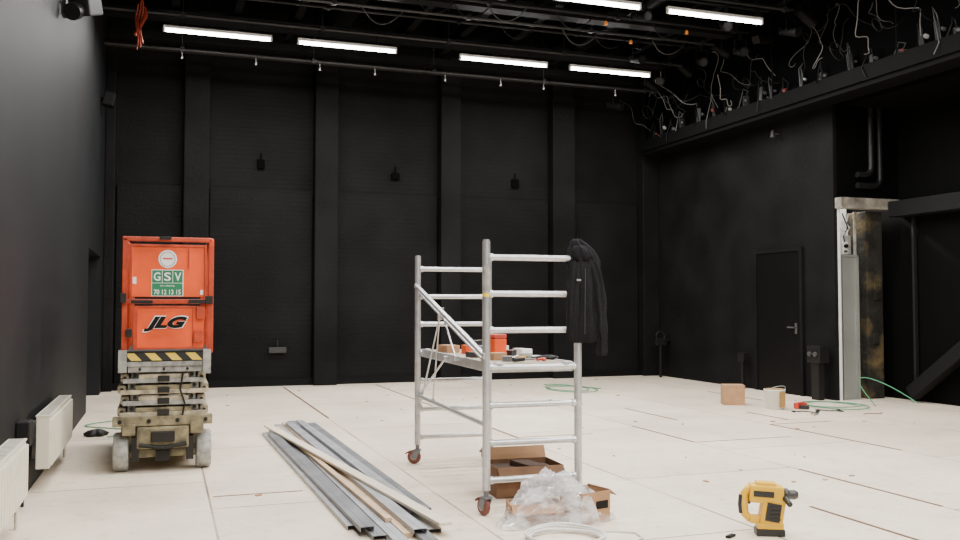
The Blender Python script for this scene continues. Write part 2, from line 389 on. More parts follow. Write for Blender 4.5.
XS = [0.69, 2.59, 5.14, 7.06]
for yy in (13.5, 10.42, 7.3, 4.2, 1.0, -2.2):
    for xx in XS:
        if yy == 13.5 and xx == XS[0]: continue
        dup(t0, loc=(xx, yy, 5.33))
PIPES = [(14.9, 5.42), (14.35, 5.30), (13.5, 5.57), (13.0, 5.75), (12.5, 5.66), (11.6, 5.60), (11.1, 5.78), (10.42, 5.57), (9.3, 5.66), (7.3, 5.57), (4.2, 5.57)]
for k, (yy, zz) in enumerate(PIPES):
    b = B(); b.cyl((-.9, 0, 0), (8.45, 0, 0), .025, 10)
    for xx in (.2, 2.2, 4.2, 6.2, 8.2):
        b.cyl((xx, 0, .02), (xx, 0, H-zz), .008, 6)
        b.b2(xx-.03, xx+.03, -.035, .035, -.035, .035)
    solo("lighting_pipe", b, M_pipeg if k in (1, 2, 4, 7) else M_blackm, "black steel lighting pipe hung below the ceiling", "pipe", (0, yy, zz), group="black lighting pipes under the ceiling")
for xx in (.1, 1.0, 1.9, 3.7, 4.6, 5.5, 6.7, 7.8, 8.55):
    b = B(); b.b2(-.06, .06, 2, 15.7, 0, .02); b.b2(-.01, .01, 2, 15.7, .02, .2); b.b2(-.06, .06, 2, 15.7, .2, .22)
    solo("ceiling_joist", b, M_blackm, "black steel joist running under the ceiling", "beam", (xx, 0, 5.85), group="black joists under the ceiling")
for yy in (15.3, 14.1, 12.1, 10.0, 8.6):
    b = B(); b.b2(-.9, 8.45, -.11, .11, 0, .012); b.b2(-.9, 8.45, -.11, -.10, .012, .12); b.b2(-.9, 8.45, .10, .11, .012, .12)
    for x in (.6, 2.6, 4.9, 6.4, 8.0): b.box((x, 0, .09), (.3, .19, .15), 0, .01)
    for x in (-.5, 3.3, 5.9, 8.3): b.cyl((x, 0, .01), (x, 0, H-5.66), .008, 6)
    solo("cable_trunking", b, M_blackm, "black cable trunking with boxes under the ceiling", "cable tray", (0, yy, 5.66), group="black cable trunking under the ceiling")
M_duct = pm("black_duct", (.004, .004, .0045), .5, spec=.25)
for xx in (2.8, 7.25):
    b = B(); b.cyl((0, 3, 0), (0, 15.7, 0), .22, 24)
    for yy in range(4, 16, 2): b.cyl((0, yy, 0), (0, yy+.05, 0), .235, 24)
    solo("ventilation_duct", b, M_duct, "round black ventilation duct below the ceiling", "duct", (xx, 0, 6.34), group="black ceiling ducts")
for (x, k) in [(6.0, 5), (6.9, 4), (7.35, 5), (6.6, 8)]:
    y, z = PIPES[k]
    b = B(); b.cyl((0, 0, 0), (0, 0, .05), .028, 12, 0, .018); b.cyl((0, 0, .05), (0, 0, .11), .01, 8, 1)
    solo("indicator_lamp", b, [M_amber, M_blackm], "small amber lamp hanging from a ceiling pipe", "lamp", (x, y, z-.13), group="amber lamps in the ceiling grid")
for x in (.2, 1.3, 2.3, 3.2, 4.4, 5.4, 6.2, 7.6):
    b = B(); b.tube([(0, 0, .105), (0, 0, .04), (.012, 0, .015), (0, 0, 0), (-.012, 0, .015)], .006, 6); b.box((0, 0, .0), (.025, .015, .03))
    solo("pipe_hook", b, M_greyp, "small pale hook hanging from a lighting pipe", "hook", (x, 14.35, 5.175), group="hooks on the lighting pipe")
R = random.Random(3)
def stage_spot(x, y, ztop, rz, sc=1.0, tilt=0.0):
    t = thing("stage_spotlight", "unlit black stage spotlight clamped to a ceiling pipe", "spotlight", (x, y, ztop-.3*sc), (0, 0, rz), group="stage spotlights on ceiling pipes")
    t.scale = (sc, sc, sc)
    part("lamp_body", B().cyl((0, -.14, -.05), (0, .12, .03), .075, 18, 0, .06).box((0, .14, .035), (.1, .08, .1), 0, .01), M_spot, t, rot=(tilt, 0, 0))
    part("yoke", B().b2(-.095, -.085, -.015, .015, -.01, .17).b2(.085, .095, -.015, .015, -.01, .17).b2(-.095, .095, -.015, .015, .17, .18).b2(-.02, .02, -.03, .03, .18, .275), M_spot, t)
    part("lens", B().cyl((0, -.142, -.0506), (0, -.146, -.052), .055, 16), M_black, t, rot=(tilt, 0, 0))
for (x, k) in [(8.0, 2), (7.3, 3), (8.3, 5), (6.3, 6), (8.3, 7), (3.6, 6), (1.6, 6), (7.9, 0), (8.2, 4), (7.7, 6)]:
    y, z = PIPES[k]
    stage_spot(x, y, z, R.uniform(-.8, .8))
for k in range(8):
    stage_spot(8.55, 7.0+k*1.1+R.uniform(-.15, .15), 5.86, R.uniform(1.0, 2.2)*R.choice([-1, 1]), R.uniform(.9, 1.3), R.uniform(-.7, .3))

# gallery, cable tray along right wall
struct("trim_9", B().b2(9.0, 9.29, 3, 15.69, 4.62, H-.001).b2(9.3, 10.39, 3, 10.5, 4.3, 4.72), M_ceil, "black boxed gallery edge along the top of the wall")
b = B()
b.b2(8.78, 8.82, 3, 15.6, 4.40, 4.61); b.b2(9.2, 9.25, 3, 15.6, 4.44, 4.61)
for k in range(28):
    yy = 3.1+k*.46; b.b2(8.8, 9.23, yy, yy+.03, 4.44, 4.47)
for yy in (4, 6.5, 9, 11.5, 14): b.cyl((8.8, yy, 4.5), (8.8, yy, H), .01, 6)
b.b2(8.82, 9.2, 3, 15.6, 4.33, 4.44)
solo("cable_tray", b, pm("rig_black", (.0030, .0030, .0032), .75, spec=.08), "heavy black cable tray rig along the wall top", "cable tray")
yy = 5.7
k = 0
while yy < 15.3:
    t = thing("power_connector", "black cable connector box with loose lead on the tray", "connector", (8.88+R.uniform(-.03, .03), yy, 4.611), (0, 0, R.uniform(-.9, .9)), group="connectors on the cable tray")
    hgt = R.uniform(.07, .28); wd = R.uniform(.05, .12)
    part("body", B().box((0, 0, hgt/2), (wd, wd*.9, hgt), 0, .01, (R.uniform(-.12, .12), R.uniform(-.12, .12), 0)), M_black, t)
    part("socket", B().cyl((0, -wd*.45, hgt*.6), (-.02, -wd*.45-.04, hgt*.5), R.uniform(.018, .032), 12), M_reddim if k % 5 == 1 else (M_greyp if k % 5 == 0 else M_dim), t)
    part("lead", B().tube([(0, 0, hgt-.02), (R.uniform(-.05, .05), .01, hgt+.08), (-.03, R.uniform(-.1, .1), hgt+R.uniform(.1, .2)), (-.05, .03, hgt+.05), (-.12, R.uniform(-.1, .1), -.05), (-.13, .0, -.18 if k % 3 == 0 else .0)], .008, 6), M_dim if k % 2 else M_blackm, t)
    yy += R.uniform(.18, .55); k += 1
for k in range(40):
    y0 = 5.6+k*.25+R.uniform(-.2, .2)
    p0 = Vector((8.86, y0, R.uniform(4.75, 5.05))); p1 = Vector((R.uniform(8.2, 8.8), y0+R.uniform(-.7, .7), R.uniform(5.05, 5.6)))
    sag = R.uniform(.05, .35); pts = []; side = R.uniform(-.2, .2)
    for i in range(17):
        s = i/16; p = p0.lerp(p1, s); p.z += sag*math.sin(math.pi*s)*(-.7 if k % 3 else .5)+.05*math.sin(s*11+k); p.y += side*math.sin(s*6.28)+.03*math.sin(s*17+k); p.x -= .15*math.sin(math.pi*s)*(k % 2); pts.append(p)
    if k % 4 == 1:
        c = pts[8].copy(); rr = R.uniform(.05, .11); loop = [c+Vector((rr*math.cos(a)-rr, rr*.5*math.sin(a), rr*1.3*math.sin(a))) for a in [6.28*i/12 for i in range(12)]]
        pts = pts[:9]+loop+pts[9:]
    solo("hanging_cable", B().tube(pts, R.choice([.005, .007]), 6), M_gycable if k % 4 == 0 else (M_dim if k % 4 == 2 else M_blackm), "loose cable looping from the tray to the ceiling", "cable", group="loose cables above the tray")
for k in range(10):
    x0 = 2.6+k*.52; pts = []; yy, zz = R.choice([PIPES[5], PIPES[4]])
    for i in range(13):
        s = i/12; pts.append((x0+s*.6, yy+.05*math.sin(s*6.28), zz-.02-.22*math.sin(math.pi*s)))
    solo("drooping_cable", B().tube(pts, .007, 6), M_dim if k % 3 == 0 else M_blackm, "black cable drooping between ceiling pipes", "cable", group="drooping ceiling cables")
b = B()
for q in range(3):
    pts = [(-.42+.03*q+.02*math.sin(i*.9+q), 13.42+.03*math.cos(i+q), 5.0+.08*i+.04*q) for i in range(9)]; b.tube(pts, .012, 8)
b.tube([(-.45, 13.45, 5.2), (-.3, 13.45, 5.5), (-.33, 13.5, 5.62)], .03, 6)
solo("orange_cable_bundle", b, M_orcable, "bundle of orange cable hanging beside the wall", "cable")
t = thing("spotlight", "black spotlight bracketed high on the wall", "spotlight", (XL, 9.3, 4.1))
part("bracket", B().b2(0, .03, -.08, .08, .05, .2).bar((.02, 0, .14), (.2, 0, .2), .04, .02), M_black, t)
part("lamp_body", B().box((.2, -.05, .15), (.2, .3, .18), 0, .02, (.35, 0, -.35)).cyl((.13, -.18, .06), (.10, -.26, .02), .08, 18), M_black, t)
solo("wall_mounted_speaker", B().box((.12, 0, 0), (.16, .22, .2), 0, .015, (0, .2, 0)).b2(0, .06, -.03, .03, -.03, .03), M_spot, "small black speaker high on the wall", "speaker", (XL, 14.6, 4.5))
M_bxg = pm("box_grey", (.017, .017, .017), .6)
for (x, z, w, h) in [(1.55, 3.85, .12, .16), (3.95, 3.75, .14, .12), (6.3, 3.72, .14, .16), (1.85, .62, .3, .1)]:
    solo("electrical_box", B().b2(-w/2, w/2, -.07, 0, -h/2, h/2, 0, .008).cyl((0, -.03, h/2), (0, -.03, h/2+.12), .01, 8), M_bxg if z < 1 else M_ceil, "small black electrical box on the back wall", "electrical box", (x, YB-.07 if z < 3.4 else YB, z), group="electrical boxes on the back wall")
t = thing("standpipe", "black standpipe fitting near the room corner", "pipe fitting", (9.08, 15.35, 0))
part("pipe", B().cyl((0, 0, 0), (0, 0, .75), .03, 12).cyl((0, 0, .72), (.2, 0, .72), .025, 12), M_blackm, t)
part("handwheel", B().tube([(.09*math.cos(a), 0, .8+.09*math.sin(a)) for a in [6.28*i/16 for i in range(16)]], .014, 8, closed=True).b2(-.12, .12, -.03, .03, .62, .76, 0, .01), M_black, t)
t = thing("socket_pedestal", "black electrical pedestal standing by the door", "electrical box", (9.12, 10.95, 0))
part("post", B().b2(-.05, .05, -.08, .08, 0, .55), M_black, t)
part("head", B().b2(-.08, .1, -.14, .14, .55, .8, 0, .012), M_black, t)
for y in (-.06, .06): part("socket", B().cyl((-.08, y, .68), (-.11, y, .67), .035, 12), M_dim, t)
t = thing("socket_pedestal", "slim black socket post standing at the wall base", "electrical box", (9.18, 12.85, 0))
part("post", B().b2(-.025, .025, -.03, .03, 0, .45), M_black, t)
part("head", B().b2(-.05, .05, -.08, .08, .45, .6, 0, .01), M_black, t)
solo("sprinkler_head", B().cyl((0, 0, 0), (-.12, 0, 0), .015, 8).cyl((-.12, 0, -.06), (-.12, 0, .05), .04, 12, 0, .02), M_dim, "small sprinkler head high on the wall", "sprinkler", (XR, 12.0, 4.15))

# ---------------------------------------------------------------- radiators
def radiator(y0, y1, z0, z1, lab):
    t = thing("radiator", lab, "radiator", (XL+.002, (y0+y1)/2, 0), group="white panel radiators on the wall")
    L = (y1-y0)/2; b = B(); b.b2(.05, .145, -L, L, z0, z1, 0, .006)
    n = int(2*L/.085)
    for i in range(n):
        y = -L+.04+i*(2*L-.08)/(n-1)
        b.b2(.14, .163, y-.026, y+.026, z0+.02, z1-.02, 0, .009)
    part("panel", b, M_cream, t)
    b = B()
    b.b2(.045, .15, -L-.004, L+.004, z1, z1+.012, 0, .003)
    for i in range(int(2*L/.05)): b.b2(.06, .135, -L+.02+i*.05, -L+.032+i*.05, z1+.012, z1+.014, 1)
    part("top_grille", b, [M_cream, M_greyp], t)
    part("pipe", B().cyl((.09, L+.06, 0), (.09, L+.06, z0+.05), .012, 8).cyl((.09, L+.06, z0+.05), (.09, L, z0+.05), .012, 8), M_cream, t)
    part("valve", B().cyl((.09, L, z1-.06), (.09, L+.08, z1-.06), .024, 12), M_white, t)
    bk = part("bracket", B().b2(0, .06, -L+.2, -L+.23, z0+.05, z1-.05), M_greyp, t)
    dup(bk, loc=(0, 2*L-.45, 0), parent=t)
radiator(4.3, 6.25, .20, .56, "white ribbed panel radiator low on the black wall")
radiator(7.5, 9.1, .17, .56, "white ribbed panel radiator mounted closer to the doorway")
solo("junction_box", B().b2(.001, .09, -.09, .09, 0, .17, 0, .01).cyl((.04, 0, 0), (.04, 0, -.42), .012, 8), M_black, "black junction box between the two radiators", "electrical box", (XL, 6.95, .43))

# ---------------------------------------------------------------- scissor lift
LX, LY = .0, 8.05
lift = thing("scissor_lift", "orange electric scissor lift, stowed, with dusty cream chassis", "scissor lift", (LX, LY+.95, 0))
lift.scale = (.945, 1, .985)
def yl(y): return y-.95
b = B()
b.b2(-.29, .29, yl(.06), yl(1.82), .12, .40, 0, .015); b.b2(-.42, .42, yl(.0), yl(.10), .395, .475, 0, .008); b.b2(-.41, .41, yl(1.8), yl(1.88), .395, .475, 0, .008)
b.b2(-.38, .38, yl(.1), yl(1.8), .39, .45, 0, .005); b.b2(-.22, .22, yl(-.01), yl(.09), .20, .39, 0, .02)
b.b2(-.36, -.27, yl(.45), yl(1.4), .12, .4, 0, .01); b.b2(.27, .36, yl(.45), yl(1.4), .12, .4, 0, .01)
b.b2(-.34, -.23, yl(-.01), yl(.06), .32, .42, 0, .008); b.b2(.23, .34, yl(-.01), yl(.06), .32, .42, 0, .008)
for x in (-.36, -.12, .12, .36): b.cyl((x, yl(-.008), .437), (x, yl(.01), .437), .018, 10, 1)
part("chassis", b, [M_olive, M_dark], lift, "dirty olive steel chassis")
b = B(); b.cyl((-.30, yl(.17), .165), (.30, yl(.17), .165), .03, 12); b.b2(-.28, .28, yl(.02), yl(.05), .19, .23)
b.b2(-.1, .1, yl(-.04), yl(.04), .26, .35, 0, .01); b.b2(-.26, -.2, yl(.0), yl(.1), .1, .3); b.b2(.2, .26, yl(.0), yl(.1), .1, .3); b.b2(-.06, .06, yl(.03), yl(.1), .09, .18)
b.cyl((-.2, yl(-.02), .24), (.0, yl(-.02), .21), .018, 10); b.cyl((.2, yl(-.02), .24), (.0, yl(-.02), .21), .018, 10)
part("steering_linkage", b, M_dark, lift, "dark steering linkage between the wheels")
wb = B()
wb.lathe([(0, -.06), (.10, -.06), (.10, -.055), (.15, -.065), (.165, -.05), (.165, .05), (.15, .065), (.10, .055), (.10, .045), (0, .045)], axis='X', seg=32)
w = part("wheel", wb, M_tyre, lift, loc=(-.350, yl(.17), .166))
for (x, y) in ((.350, .17), (-.350, 1.7), (.350, 1.7)): dup(w, loc=(x, yl(y), .166), parent=lift)
hb = part("wheel_hub", B().lathe([(0, -.075), (.06, -.07), (.085, -.061), (.09, -.045)], axis='X', seg=20), M_olive, lift, loc=(-.350, yl(.17), .166))
dup(hb, loc=(.350, yl(.17), .166), rot=(0, 0, math.pi), parent=lift)
zs = [.512, .607, .702, .797]
for i, z in enumerate(zs):
    ou = .385 if i % 2 == 0 else .36
    for sx in (-1, 1):
        for (dx, za, zb, mm) in ((0, z, z+.03, M_tan), (.085, z+.028, z, M_greyp)):
            b = B(); xx = sx*(ou-.035-dx)
            b.bar((xx, yl(.08), za), (xx, yl(1.78), zb), .070, .068, 0, .006)
            b.cyl((xx, yl(.06), za-.001), (xx, yl(.09), za-.001), .016, 12, 1)
            part("scissor_arm", b, [mm, M_dark], lift)
    wd = ou-.02
    b = B(); b.b2(-wd, wd, yl(.03), yl(.075), z-.040, z-.002, 0, .005); b.b2(-wd+.13, wd-.13, yl(.03), yl(.09), z-.002, z+.036, 1, .006)
    b.b2(-.05, .05, yl(.015), yl(.035), z-.03, z+.02, 2, .004)
    part("cross_beam", b, [M_greyp if i % 2 else M_tan, M_tan if i % 2 else M_olive, M_dark], lift)
    part("cross_shaft", B().cyl((-.30, yl(1.73), z), (.30, yl(1.73), z), .022, 12, 0), M_greyp, lift)
part("lift_cylinder", B().cyl((0, yl(.3), .5), (0, yl(1.3), .72), .045, 16), M_dark, lift)
part("hydraulic_hose", B().tube([(.16, yl(.015), .46), (.18, yl(.005), .58), (.14, yl(.01), .7), (.17, yl(.02), .87)], .008, 8), M_dark, lift)
b = B()
b.b2(-.37, .39, yl(0), yl(1.88), .90, .93, 0, .004); b.b2(-.36, .38, yl(.0), yl(.03), .93, 1.03, 1, .004); b.b2(-.36, -.33, yl(.03), yl(1.88), .93, 1.04, 1)
b.b2(.35, .38, yl(.03), yl(1.88), .93, 1.04, 1); b.b2(-.33, .35, yl(1.85), yl(1.88), .93, 1.04, 1); b.b2(-.37, .39, yl(.02), yl(1.86), 1.0, 1.02, 1)
b.b2(-.38, -.31, yl(-.02), yl(.06), .85, 1.04, 0, .006); b.b2(.33, .40, yl(-.02), yl(.06), .83, 1.04, 0, .006); b.b2(-.3, .32, yl(.01), yl(.05), .85, .90, 0, .004); b.b2(-.31, .33, yl(-.004), yl(.01), .90, .94, 0, .003)
for x in (-.2, 0, .2): b.cyl((x, yl(-.004), .875), (x, yl(.02), .875), .012, 10, 1)
pf = part("platform", b, [M_greyp, M_dark], lift, "grey steel platform deck")
part("warning_tape", B().b2(-.305, .325, -.003, .003, -.028, .034), M_haz, pf, "yellow and black striped warning tape", loc=(0, yl(-.006), .978))
def rail(b, z):
    b.box((0.02, yl(.02), z), (.76, .04, .04), 0, .008); b.box((0.02, yl(1.86), z), (.76, .04, .04), 0, .008)
    b.box((-.345, yl(.94), z), (.035, 1.84, .035), 0, .006); b.box((.40, yl(.94), z), (.035, 1.84, .035), 0, .006)
b = B()
for z in (1.985, 1.452): rail(b, z)
for x in (-.335, .395):
    for y in (.02, .64, 1.25, 1.86): b.box((x, yl(y), 1.5), (.045, .04, .98), 0, .006)
b.box((.385, yl(.0), 1.25), (.035, .035, .45))
part("guardrail", b, M_orange2, pf, "orange tubular guardrail")
b = B(); b.b2(-.295, .352, yl(-.006), yl(.006), 1.490, 1.940, 0, .004); b.b2(.195, .205, yl(-.018), yl(-.006), 1.73, 1.935, 1); b.b2(-.295, -.275, yl(-.020), yl(-.005), 1.490, 1.940, 1, .003); b.b2(.335, .352, yl(-.020), yl(-.005), 1.490, 1.940, 1, .003); b.b2(-.275, .335, yl(-.018), yl(-.005), 1.920, 1.940, 1, .003)
pn = part("front_panel", b, [M_orange, M_orange2], pf, "orange upper panel with company signs")
b = B(); b.b2(-.262, .333, yl(-.012), yl(0), 1.045, 1.415, 0, .004); b.b2(-.262, -.225, yl(-.03), yl(-.01), 1.05, 1.41, 1, .003); b.b2(.235, .245, yl(-.016), yl(-.01), 1.05, 1.41, 1)
b.b2(-.225, .333, yl(-.02), yl(-.01), 1.395, 1.415, 1, .003); b.b2(-.225, .333, yl(-.02), yl(-.01), 1.045, 1.06, 1, .003)
lp = part("front_panel", b, [M_orange, M_orange2], pf, "orange lower panel with black lettering")
for (q, mt) in [((-.37, -.32, 1.44, 1.52), M_dark), ((.2, .34, 1.435, 1.468), M_dark), ((.27, .34, 1.30, 1.40), M_orange2), ((.345, .41, 1.43, 1.50), M_dark), ((-.28, -.1, 1.435, 1.462), M_dark), ((-.05, .05, 1.98, 2.005), M_dark), ((.25, .33, 1.10, 1.2), M_orange2), ((-.32, -.27, 1.15, 1.22), M_dark)]:
    part("gate_latch", B().b2(q[0], q[1], yl(-.045), yl(-.012), q[2], q[3], 0, .004), mt, pf)
part("control_box", B().b2(.15, .33, yl(.05), yl(.2), 1.62, 1.9, 0, .01), M_dark, pf)
R90 = (math.pi/2, 0, 0)
yf = yl(-.007)
part("round_sticker", B().cyl((0.02, yf, 1.815), (0.02, yf-.002, 1.815), .078, 32, 0).tube([(0.02+.062*math.cos(a), yf-.002, 1.815+.062*math.sin(a)) for a in [6.28*i/32 for i in range(32)]], .004, 6, 1, True).b2(-.02, .06, yf-.004, yf-.002, 1.812, 1.826, 2), [M_signw, M_greyp, M_signr], pn, "round white sticker")
part("sign_plate", B().b2(-.115, .155, yf-.003, yf, 1.497, 1.723), M_signw, pn, "white bordered company sign")
for q in [(-.109, -.026, 1.612, 1.718), (-.021, .062, 1.612, 1.718), (.067, .149, 1.612, 1.718), (-.109, .149, 1.502, 1.607)]:
    part("sign_field", B().b2(q[0], q[1], yf-.005, yf-.003, q[2], q[3]), M_green, pn, "green field of the sign")
for i, ch in enumerate("GSV"):
    part("lettering", textmesh(ch, .056, .072, M_signw, off=.015), None, pn, "white letter %s" % ch, loc=(-.0675+i*.088, yf-.007, 1.664), rot=R90)
part("lettering", textmesh("70 12 13 15", .225, .042, M_signw, off=.012), None, pn, "white telephone number", loc=(.02, yf-.007, 1.532), rot=R90)
part("lettering", textmesh("Lift udlejning", .12, .018, M_signw), None, pn, "small white lettering", loc=(.02, yf-.007, 1.585), rot=R90)
yg = yl(-.013)
part("lettering", textmesh("JLG", .39, .145, M_signw, shear=.4, off=.06), None, lp, "white outline of the black letters", loc=(.01, yg-.012, 1.26), rot=R90)
part("lettering", textmesh("JLG", .37, .128, M_ink, shear=.4, off=.06), None, lp, "large black italic letters", loc=(.01, yg-.014, 1.26), rot=R90)
part("sticker", B().b2(-.27, -.24, yf-.002, yf, 1.60, 1.66), M_signw, pn)
part("sticker", B().b2(.30, .325, yf-.002, yf, 1.51, 1.55), M_signw, pn)

# ---------------------------------------------------------------- scaffold tower
SW, SL = .66, 2.055
sc = thing("scaffold_tower", "aluminium mobile scaffold tower on castors with a deck", "scaffold", (2.406, 6.69, 0), (0, 0, math.radians(-2.5)))
hx, hy = SW/2, SL/2
RZ = (.235, .48, .73, .98, 1.23, 1.475, 1.72)
def frame(y):
    b = B()
    for sx in (-1, 1):
        top = 1.83
        b.cyl((sx*hx, y, .17), (sx*hx, y, top), .0265, 18); b.cyl((sx*hx, y, top), (sx*hx, y, top+.01), .021, 14)
        for z in RZ: b.cyl((sx*(hx-.024), y, z), (sx*(hx-.045), y, z), .026, 14)
    for z in RZ: b.cyl((-hx, y, z), (hx, y, z), .0205, 14)
    return part("end_frame", b, M_alu, sc, "aluminium ladder end frame")
f1 = frame(-hy); f2 = frame(hy)
part("sticker", B().cyl((-hx, -hy, 1.50), (-hx, -hy, 1.66), .0272, 18, 0, cap=False), M_greyp, f1)
part("sticker", B().cyl((-hx, -hy, 1.455), (-hx, -hy, 1.48), .0272, 18, 0, cap=False), M_yel, f1, "yellow band sticker")
for sx in (-1, 1):
    for sy in (-1, 1):
        c = part("castor", B().cyl((0, 0, .12), (0, 0, .2), .018, 12).b2(-.03, .03, -.028, .028, .115, .13).bar((-.026, 0, .12), (-.026, .03, .055), .008, .05).bar((.026, 0, .12), (.026, .03, .055), .008, .05), M_steel2, sc, loc=(sx*hx, sy*hy, 0), rot=(0, 0, 1.2+.5*sx+sy*.4))
        part("wheel", B().lathe([(0, -.02), (.05, -.02), (.06, -.012), (.062, 0), (.06, .012), (.05, .02), (0, .02)], c=(0, .03, .062), axis='X', seg=24), M_caswheel, c)
        part("wheel_cap", B().lathe([(0, -.024), (.03, -.023), (.032, .023), (0, .024)], c=(0, .03, .062), axis='X', seg=16), M_greyp, c)
        part("brake_pedal", B().box((0, .085, .10), (.045, .05, .012), 0, .003, (-.5, 0, 0)), M_reddim, c)
def yy_(t): return hy-2*hy*t
xo = -hx
def brace(nm, p, q, r, off, mat=M_alu):
    b = B(); P = (xo+off, yy_(p[0]), p[1]); Q = (xo+off, yy_(q[0]), q[1])
    b.cyl(P, Q, r, 12)
    for e in (P, Q): b.box(e, (.035, .045, .04), 0, .006)
    part(nm, b, mat, sc)
brace("horizontal_brace", (0, .60), (1, .60), .017, 0.0)
brace("diagonal_brace", (0, 1.57), (1, 1.06), .020, -.012)
brace("diagonal_brace", (0.03, 1.48), (.94, 1.02), .009, .02)
brace("thin_rod", (0.02, .51), (.387, 1.36), .007, .012, M_alu)
brace("thin_rod", (.387, 1.36), (.60, 1.0), .007, .012, M_alu)
brace("thin_rod", (.25, .60), (.36, 1.30), .006, .012, M_alu)
brace("thin_rod", (0.03, .62), (.45, .98), .008, .012)
b = B(); b.b2(-.29, .29, -hy+.03, hy-.03, .985, 1.005, 1, .003)
for sx in (-1, 1): b.b2(sx*.29-.012, sx*.29+.012, -hy+.02, hy-.02, .945, 1.012, 0, .003)
for y in (-hy+.04, -.5, 0, .5, hy-.04): b.b2(-.28, .28, y-.015, y+.015, .945, .985, 0)
for sx in (-1, 1):
    for sy in (-1, 1): b.b2(sx*.24-.02, sx*.24+.02, sy*hy-.035 if sy > 0 else -hy-.025, sy*hy+.025 if sy > 0 else -hy+.035, .9985, 1.012, 0, .002)
part("deck", b, [M_alu, M_ply], sc, "plywood deck in an aluminium frame")
DZ = 1.0065
t = thing("tool_case", "orange tool case standing on the deck", "toolbox", (2.38, 6.45, DZ), (0, 0, .2))
part("body", B().box((0, 0, .07), (.11, .16, .14), 0, .012), M_orange, t)
part("lid", B().box((0, 0, .157), (.11, .16, .03), 0, .008), M_red, t)
part("handle", B().tube([(-.035, 0, .172), (-.035, 0, .20), (.035, 0, .20), (.035, 0, .172)], .007, 8), M_black, t)
for (x, y, s, m, l, r) in [(2.50, 6.80, (.13, .2, .07), M_signw, "small white carton on the scaffold deck", .5), (2.26, 6.1, (.12, .1, .05), M_card, "small brown carton on the scaffold deck", .3),
        (2.63, 6.5, (.09, .12, .055), M_signw, "open white screw box on the deck", .2), (2.60, 7.02, (.16, .12, .05), M_card, "flat brown carton on the deck", -.3), (2.33, 6.92, (.1, .1, .07), M_orange, "small orange box on the deck", .1), (2.55, 7.35, (.16, .12, .09), M_tool, "dark metal parts box on the deck", .4),
        (2.50, 6.43, (.08, .06, .05), M_tool, "small black screw box on the deck", .7), (2.28, 5.93, (.07, .09, .035), M_steel2, "small grey metal tin on the deck", -.4), (2.20, 6.45, (.07, .12, .04), M_tool, "slim black case on the deck", .1),
        (2.52, 6.58, (.07, .07, .04), M_card, "small brown screw packet on the deck", .9), (2.66, 6.68, (.06, .1, .05), M_steel2, "grey metal bracket box on the deck", .0), (2.24, 7.2, (.12, .18, .06), M_card, "long brown carton on the deck", .2), (2.40, 5.98, (.06, .05, .03), M_yellow, "small yellow tape measure on the deck", .5)]:
    b = B(); b.box((0, 0, s[2]/2), s, 0, .003); b.b2(-s[0]/2-.002, s[0]/2+.002, -.006, .006, s[2], s[2]+.001, 1)
    solo("carton" if "tape measure" not in l else "tape_measure", b, [m, M_wood], l, "box" if "tape measure" not in l else "tape measure", (x, y, DZ), (0, 0, r))
solo("tape_roll", B().lathe([(.025, 0), (.05, 0), (.05, .045), (.025, .045), (.025, 0)]), M_greyp, "grey roll of tape on the scaffold deck", "tape", (2.47, 6.06, DZ))
solo("paper_sheets", B().box((0, 0, .003), (.21, .29, .005), 0, 0, (0, .0, .1)).box((.03, .02, .008), (.21, .29, .003), 0, 0, (0, 0, -.3)), M_signw, "loose sheets of white paper on the deck", "paper", (2.56, 6.24, DZ))
def screwdriver(loc, rz, m, l):
    t = thing("screwdriver", l, "screwdriver", loc, (0, 0, rz))
    part("handle", B().cyl((-.1, 0, 0), (0, 0, 0), .016, 12, 0, .013), m, t); part("blade", B().cyl((0, 0, 0), (.12, 0, 0), .004, 8), M_steel, t)
screwdriver((2.36, 5.82, DZ+.017), .4, M_tool, "screwdriver with black handle lying on the deck")
screwdriver((2.28, 6.28, DZ+.017), 1.1, M_red, "screwdriver with red handle lying on the deck")
t = thing("pliers", "pliers with red grips lying on the deck", "pliers", (2.54, 5.90, DZ+.011), (0, 0, 1.0))
for s in (1, -1): part("grip", B().tube([(0, s*.005, 0), (-.05, s*.025, 0), (-.12, s*.02, 0)], .009, 8), M_red, t)
part("jaw", B().box((.03, 0, 0), (.06, .022, .014), 0, .003), M_steel, t)
t = thing("power_drill", "grey and black drill lying on the deck", "drill", (2.38, 6.70, DZ), (0, 0, .6))
part("housing", B().box((0, 0, .04), (.18, .07, .075), 0, .015), M_steel2, t)
part("chuck", B().cyl((.09, 0, .04), (.13, 0, .04), .022, 12, 0, .014), M_tool, t)
part("handle", B().box((-.05, -.08, .03), (.05, .11, .045), 0, .012), M_tool, t)
solo("cable_bundle", B().tube([(.09*math.cos(i*.5)*(1+.2*math.sin(i*1.3)), .07*math.sin(i*.5), .008+.004*(i//12)+.004*math.sin(i)) for i in range(44)], .006, 6), M_black, "tangled black cable on the scaffold deck", "cable", (2.60, 6.02, DZ))
solo("cable_bundle", B().tube([(.07*math.cos(i*.5)*(1+.2*math.sin(i*1.7)), .09*math.sin(i*.5), .008+.004*(i//12)+.004*math.sin(i)) for i in range(40)], .005, 6), M_wcable, "tangled white cable on the scaffold deck", "cable", (2.42, 7.12, DZ))

